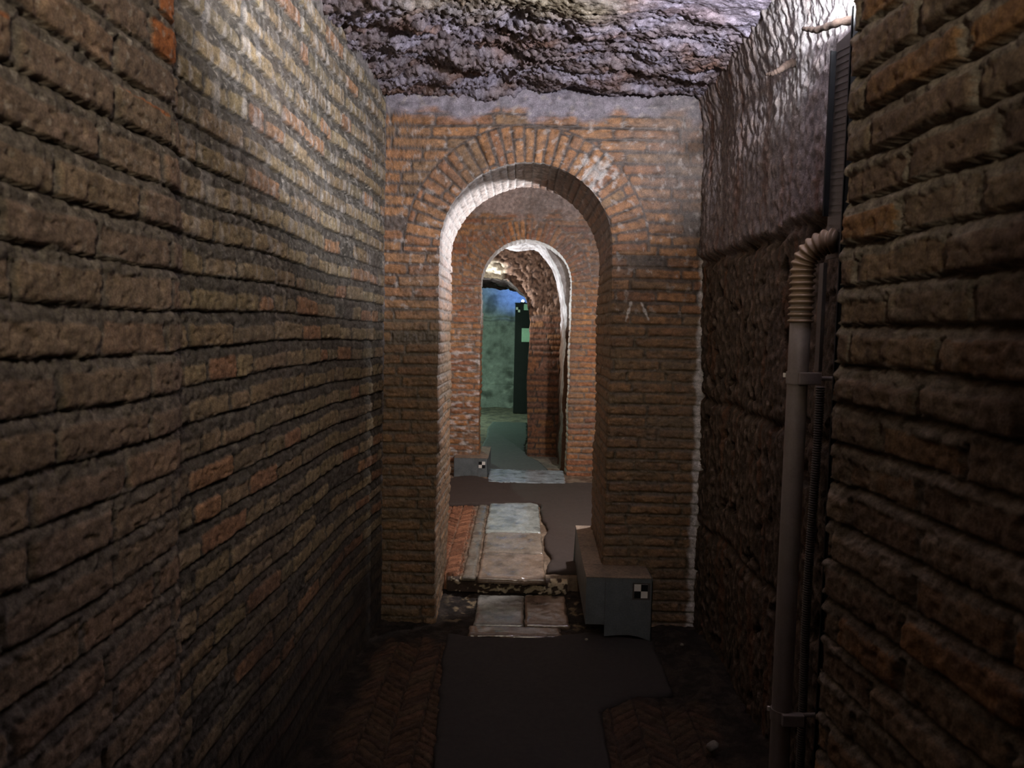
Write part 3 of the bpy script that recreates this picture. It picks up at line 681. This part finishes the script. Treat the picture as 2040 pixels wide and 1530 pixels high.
slab('paving_slab', -0.218, 0.165, 4.658, 5.086, 0.012, 0.03, '8c7f6e', 340, 'stone slab in the middle of the row of three above the step', 'stone slabs above the step', zf=zf)
slab('paving_slab', -0.222, 0.160, 5.096, 5.90, 0.012, 0.03, 'a2a89f', 350, 'long shiny bluish stone slab farthest from the step', 'stone slabs above the step', zf=zf)
slab('border_strip', -0.310, -0.236, 4.223, 5.86, 0.006, 0.018, '7c7466', 360, 'narrow grey stone strip between the herringbone bricks and the slabs', cat='stone strip', zf=zf)
slab('threshold_slab', -0.28, 0.42, 6.50, 7.13, 0.182, 0.03, 'a4b0b4', 370, 'shiny blue grey stone threshold slab under the rear arch', cat='threshold')
# step with peeling white plaster on the riser
def stone_step():
    X = np.arange(-0.40, 0.30, 0.005); Z = np.arange(-0.01, 0.068, 0.0035); x, z = np.meshgrid(X, Z, indexing='ij')
    pe = sst(0.0, 0.15, fbm(x * 22, z * 26, 380, 4) + 0.1 * np.sign(x - 0.02) - 0.25 * (x < -0.22))
    h = 0.010 * pe + 0.006 * fbm(x * 14, z * 14, 381, 3)
    y = 4.255 - h + 0.01 * sst(0.05, 0.068, z) ** 2
    c = mixc(np.broadcast_to(lin('4a3d33'), x.shape + (3,)), lin('cbbb9c'), pe * 0.9)
    o = grid('stone_step', np.stack([x, y, z], -1), c, M_PLASTER, back=(0, 0.09, 0), kind=None)
    o['label'] = 'low step with peeling white plaster on its dark riser'; o['category'] = 'step'
stone_step()

def marker(parent, c, ux, uz, ny, white_first):
    """checkered survey target of four squares: pale paper with two black squares"""
    bm = bmesh.new(); h = ux
    bm_box(bm, (c[0] - h, c[1] - 0.002, c[2] - uz), (c[0] + h, c[1], c[2] + uz))
    base = from_bm('survey_marker', bm, M_WHITE, parent); base['label'] = 'black and white checkered marker'
    bm = bmesh.new()
    for sx, sz in (((1, 1), (-1, -1)) if white_first else ((-1, 1), (1, -1))):
        x0, x1 = sorted((c[0], c[0] + sx * h)); z0, z1 = sorted((c[2], c[2] + sz * uz))
        bm_box(bm, (x0, c[1] - 0.0032, z0), (x1, c[1] - 0.0019, z1))
    from_bm('black_square', bm, M_BLACK, base)
    base.matrix_parent_inverse = parent.matrix_world.inverted()
    return base
def part(name, bm, mat, parent, smooth=False):
    o = from_bm(name, bm, mat, parent, smooth); o.matrix_parent_inverse = parent.matrix_world.inverted(); return o

# galvanised cover folded round the foot of the right jamb
t = thing('cable_cover', (0.5, 3.7, 0.0), 'large grey galvanised steel cable cover folded round the foot of the near arch', 'cable cover', 'steel cable covers with checkered markers')
bm = bmesh.new()   # front plate with notch and flared foot
foot = [(0.437, 0.012), (0.50, 0.020), (0.56, 0.021), (0.60, 0.015), (0.635, 0.004), (0.668, -0.012)]
pts = [(0.343, 0.308), (0.343, 0.071), (0.437, 0.071)] + foot + [(0.668, 0.29), (0.660, 0.304), (0.650, 0.308)]
bm_prism(bm, [(x, 3.615, z) for x, z in pts], (0, 0, 0), (0, 0.004, 0)); part('front_plate', bm, M_GALV, t)
bm = bmesh.new(); bm_box(bm, (0.4355, 3.6135, 0.072), (0.4375, 3.616, 0.307)); part('seam', bm, M_STEEL, t)
bm = bmesh.new(); bm_box(bm, (0.664, 3.615, -0.005), (0.668, 3.79, 0.304)); part('end_plate', bm, M_GALV, t)
bm = bmesh.new(); bm_prism(bm, [(0.343, 3.62, 0.071), (0.353, 4.505, 0.10), (0.353, 4.505, 0.328), (0.343, 3.62, 0.308)], (0, 0, 0), (0.004, 0, 0)); part('side_plate', bm, M_GALV, t)
bm = bmesh.new()
bm_prism(bm, [(0.342, 3.612, 0.306), (0.660, 3.612, 0.306), (0.660, 3.80, 0.310), (0.44, 3.80, 0.310), (0.342, 3.80, 0.310)], (0, 0, 0), (0, 0, 0.004))
bm_prism(bm, [(0.342, 3.803, 0.310), (0.44, 3.803, 0.310), (0.44, 4.10, 0.319), (0.346, 4.10, 0.319)], (0, 0, 0), (0, 0, 0.004))
bm_prism(bm, [(0.346, 4.104, 0.319), (0.44, 4.104, 0.319), (0.45, 4.505, 0.328), (0.352, 4.505, 0.328)], (0, 0, 0), (0, 0, 0.004))
o = part('lid', bm, surf('dusty_steel', 0.6, 0.4, 0.15, 30, 0.35, 0.003, 0.1, color='8c7a68', metal=0.15), t); o['label'] = 'dusty reddish lid'
bm = bmesh.new(); bm_prism(bm, [(0.343, 4.503, 0.09), (0.452, 4.503, 0.09), (0.452, 4.503, 0.328), (0.353, 4.503, 0.328)], (0, 0, 0), (0, 0.004, 0)); part('rear_plate', bm, M_GALV, t)
bm = bmesh.new(); bm_box(bm, (0.570, 3.6142, 0.200), (0.656, 3.6152, 0.284)); part('marker_backing', bm, M_STEEL, t)
marker(t, (0.6105, 3.6142, 0.2435), 0.033, 0.034, -1, True)
# its counterpart at the rear arch
t = thing('cable_cover', (-0.42, 6.85, 0.15), 'small grey galvanised steel cable cover at the foot of the rear arch', 'cable cover', 'steel cable covers with checkered markers')
bm = bmesh.new(); bm_prism(bm, [(-0.592, 6.80, 0.335), (-0.592, 6.80, 0.16), (-0.47, 6.80, 0.17), (-0.38, 6.80, 0.158), (-0.285, 6.80, 0.148), (-0.285, 6.80, 0.335)], (0, 0, 0), (0, 0.004, 0)); part('front_plate', bm, M_GALV, t)
bm = bmesh.new(); bm_box(bm, (-0.375, 6.798, 0.16), (-0.373, 6.801, 0.334)); part('seam', bm, M_STEEL, t)
bm = bmesh.new(); bm_box(bm, (-0.594, 6.80, 0.15), (-0.590, 6.94, 0.335)); part('end_plate', bm, M_GALV, t)
bm = bmesh.new(); bm_prism(bm, [(-0.285, 6.80, 0.148), (-0.285, 7.46, 0.170), (-0.285, 7.46, 0.339), (-0.285, 6.80, 0.335)], (0, 0, 0), (-0.004, 0, 0)); part('side_plate', bm, M_GALV, t)
bm = bmesh.new(); bm_prism(bm, [(-0.594, 6.797, 0.335), (-0.283, 6.797, 0.335), (-0.283, 7.46, 0.339), (-0.375, 7.46, 0.339), (-0.375, 6.95, 0.337), (-0.594, 6.95, 0.337)], (0, 0, 0), (0, 0, 0.004)); part('lid', bm, MATS['dusty_steel'], t)
bm = bmesh.new(); bm_box(bm, (-0.375, 7.458, 0.17), (-0.283, 7.462, 0.347)); part('rear_plate', bm, M_GALV, t)
marker(t, (-0.338, 6.7995, 0.276), 0.030, 0.030, -1, False)

# cable tray on the tuff wall
t = thing('cable_tray', (0.86, 2.05, 0.25), 'dark perforated metal cable tray standing upright beside the brick pier', 'cable tray')
def tray_x(z): return 0.893
bm = bmesh.new(); bm_box(bm, (0.850, 1.980, 1.72), (0.854, 2.152, 2.31))
z = 1.75
while z < 2.28:
    bm_prism(bm, [(0.8480, 1.990, z - 0.012), (0.8480, 1.990, z - 0.003), (0.8480, 2.140, z + 0.020), (0.8480, 2.140, z + 0.011)], (0, 0, 0), (0.003, 0, 0)); z += 0.018
part('ribbed_back', bm, M_STEEL, t)
bm = bmesh.new(); bm_box(bm, (0.834, 2.148, 1.84), (0.854, 2.152, 2.29)); bm_box(bm, (0.834, 2.144, 1.84), (0.836, 2.152, 2.29)); part('flange', bm, M_DARK, t)
bm = bmesh.new(); bm_box(bm, (0.818, 1.975, 0.25), (0.854, 1.979, 2.34)); bm_box(bm, (0.818, 1.975, 0.25), (0.820, 1.985, 2.34)); part('flange', bm, M_DARK, t)
# floodlight above the tray, behind the pier
t = thing('floodlight', (0.86, 1.82, 2.30), 'slim black floodlight above the cable tray, lighting the rock ceiling', 'lamp')
bm = bmesh.new(); bm_box(bm, (0.735, 1.74, 2.37), (0.90, 1.765, 2.62), 0.004); part('housing', bm, M_DARK, t)
bm = bmesh.new(); bm_box(bm, (0.745, 1.766, 2.38), (0.89, 1.770, 2.61)); part('lens', bm, M_LED, t)
bm = bmesh.new(); bm_box(bm, (0.89, 1.735, 2.45), (0.96, 1.755, 2.53)); part('bracket', bm, M_STEEL, t)

# conduit with corrugated bend
t = thing('conduit_pipe', (0.78, 2.13, 0.0), 'upright grey plastic conduit pipe with corrugated bend in front of the tuff wall', 'pipe')
bm = bmesh.new(); bm_tube(bm, [(0.78, 2.13, z) for z in np.linspace(0.0, 1.59, 12)], 0.0282, 28); part('pipe', bm, M_PIPE, t, True)
path = [(0.78, 2.13, z) for z in np.linspace(1.541, 1.685, 100)]
hd = Vector((0.066, -0.062)).normalized()
for q in np.linspace(0, 1, 110)[1:]:
    a = q * math.pi * 0.5; rb = 0.078; tr = rb * (1 - math.cos(a)); path.append((0.78 + hd.x * tr, 2.13 + hd.y * tr, 1.685 + rb * math.sin(a)))
for tr in np.linspace(0.079, 0.088, 8): path.append((0.78 + hd.x * tr, 2.13 + hd.y * tr, 1.763))
ln = [0]
for a, b in zip(path, path[1:]): ln.append(ln[-1] + (Vector(a) - Vector(b)).length)
rad = [0.0312 + 0.0040 * math.sin(2 * math.pi * s / 0.0175) for s in ln]
bm = bmesh.new(); bm_tube(bm, path, rad, 28); o = part('corrugated_bend', bm, M_HOSE, t, True); o['label'] = 'beige corrugated bend'
for zc in (1.386, 0.405):
    bm = bmesh.new(); bm_tube(bm, [(0.78, 2.13, zc - 0.017), (0.78, 2.13, zc + 0.017)], 0.0312, 28)
    bm_box(bm, (0.770, 2.088, zc - 0.017), (0.832, 2.112, zc + 0.017), 0.003)
    bm_tube(bm, [(0.80, 2.125, zc), (0.925, 2.135, zc)], 0.006, 10)
    o = part('clamp', bm, M_PIPE, t, False)
    bm = bmesh.new(); bm_tube(bm, [(0.7495, 2.150, zc), (0.7495, 2.150, zc + 0.012)], 0.004, 8); part('screw', bm, M_WHITE, o)
# flat bar and thin corrugated cable behind the pipe
t2 = from_bm('mounting_bar', (lambda b: (bm_box(b, (0.878, 2.235, 1.40), (0.890, 2.268, 1.72), 0.002), b)[1])(bmesh.new()), M_STEEL, label='flat grey metal bar beside the conduit under its corrugated bend', cat='metal bar')
path = [(0.890 + 0.003 * math.sin(z * 6), 2.255 + 0.006 * math.sin(z * 4), z) for z in np.linspace(0.02, 1.355, 900)]
bm = bmesh.new(); bm_tube(bm, path, [0.0125 + 0.0016 * math.sin(2 * math.pi * p[2] / 0.0075) for p in path], 12)
from_bm('corrugated_cable', bm, M_STEEL, smooth=True, label='thin dark corrugated cable running down beside the grey conduit', cat='cable')

# roots growing out of the tuff
def root(name, pts, rads, label):
    P = []; Rr = []
    for i in range(len(pts) - 1):
        for k in range(10):
            q = k / 10; P.append(Vector(pts[i]).lerp(Vector(pts[i + 1]), q)); Rr.append(rads[i] * (1 - q) + rads[i + 1] * q)
    P.append(Vector(pts[-1])); Rr.append(rads[-1])
    Rr = [r * (1 + 0.25 * math.sin(i * 1.7) * 0.6) for i, r in enumerate(Rr)]
    bm = bmesh.new(); bm_tube(bm, P, Rr, 12); return from_bm(name, bm, M_ROOT, smooth=True, label=label, cat='root', group='roots growing out of the tuff wall')
root('tree_root', [(0.93, 2.62, 2.43), (0.86, 2.57, 2.40), (0.82, 2.52, 2.366), (0.80, 2.535, 2.357), (0.785, 2.56, 2.362)], [0.016, 0.013, 0.010, 0.008, 0.004], 'short curved root sticking out of the grey tuff wall below the rock ceiling')
root('tree_root', [(0.92, 2.03, 2.335), (0.84, 2.10, 2.350), (0.83, 2.25, 2.385), (0.82, 2.33, 2.42)], [0.013, 0.011, 0.009, 0.006], 'brightly lit broken root stub just above the cable tray')

# far room: dark post with marker, lamp and pale panels
t = thing('panel_post', (-0.01, 12.3, 0.16), 'tall dark post with a checkered marker near its top in the far green room', 'post')
bm = bmesh.new(); bm_box(bm, (-0.118, 12.20, 0.165), (0.16, 12.34, 1.945), 0.004); part('post', bm, M_DARK, t)
bm = bmesh.new(); bm_box(bm, (-0.125, 12.19, 1.945), (0.165, 12.35, 1.957)); part('top_plate', bm, M_DARK, t)
marker(t, (-0.073, 12.1995, 1.845), 0.034, 0.040, -1, True)
t = thing('blue_lamp', (0.03, 12.28, 1.957), 'small lit blue lamp on top of the dark post', 'lamp')
bm = bmesh.new(); bm_box(bm, (-0.035, 12.22, 1.958), (0.045, 12.30, 1.975), 0.003); part('housing', bm, M_DARK, t)
bm = bmesh.new(); bm_tube(bm, [(0.002, 12.26, 1.975), (0.002, 12.26, 1.992), (0.002, 12.26, 2.004)], [0.020, 0.020, 0.012], 16); part('lens', bm, M_LEDBLUE, t)
from_bm('wall_panel', (lambda b: (bm_box(b, (-0.005, 12.13, 1.33), (0.16, 12.195, 1.55), 0.004), b)[1])(bmesh.new()), M_GREENP, label='pale green box halfway up the dark post in the far room', cat='box', group='pale boxes on the dark post')
from_bm('wall_panel', (lambda b: (bm_box(b, (0.022, 12.13, 1.84), (0.16, 12.195, 1.935), 0.004), b)[1])(bmesh.new()), M_GREENP, label='small pale green box at the top of the dark post in the far room', cat='box', group='pale boxes on the dark post')

# floodlights of the chamber and the passage (behind the piers)
for nm, loc, lab, d in (('floodlight', LAMP_B, 'floodlight behind the right pier of the front arch', 1), ('floodlight', LAMP_C, 'floodlight in the left recess behind the rear arch', -1)):
    t = thing(nm, loc, lab, 'lamp')
    bm = bmesh.new(); bm_box(bm, (loc[0] + d * 0.05 - 0.012, loc[1] - 0.08, loc[2] - 0.10), (loc[0] + d * 0.05 + 0.012, loc[1] + 0.08, loc[2] + 0.06), 0.004); part('housing', bm, M_DARK, t)
    bm = bmesh.new(); xx = sorted((loc[0] + d * 0.036, loc[0] + d * 0.038)); bm_box(bm, (xx[0], loc[1] - 0.07, loc[2] - 0.09), (xx[1], loc[1] + 0.07, loc[2] + 0.05)); part('lens', bm, M_LED, t)
    bm = bmesh.new(); x0, x1 = sorted((loc[0] + d * 0.06, d * 1.0 if d > 0 else -1.1)); bm_box(bm, (x0, loc[1] - 0.015, loc[2] - 0.03), (x1, loc[1] + 0.015, loc[2])); part('bracket', bm, M_STEEL, t)

# little stones on the floor
rng = random.Random(4)
spots = [(0.345, 3.55, 'small pale stone on the cement in front of the steel cable cover'), (0.80, 3.52, 'small pale stone on the earth by the foot of the right brick pier'),
         (0.72, 2.62, 'pale lump of stone on the earth near the grey conduit')]
for (x, y, lab), rr in zip(spots, (0.008, 0.008, 0.022)):
    bm = bmesh.new(); bmesh.ops.create_icosphere(bm, subdivisions=3, radius=rr)
    for v in bm.verts:
        n = float(fbm(np.array(v.co.x / rr * 0.9 + x * 7), np.array(v.co.y / rr * 0.9 + v.co.z / rr * 0.7), 400, 2)); v.co = v.co * (1 + 0.25 * n); v.co.z *= 0.75
        v.co += Vector((x, y, 0.016 + rr * 0.5))
    from_bm('small_stone', bm, M_STONE, smooth=True, label=lab, cat='stone', group='small stones on the floor')
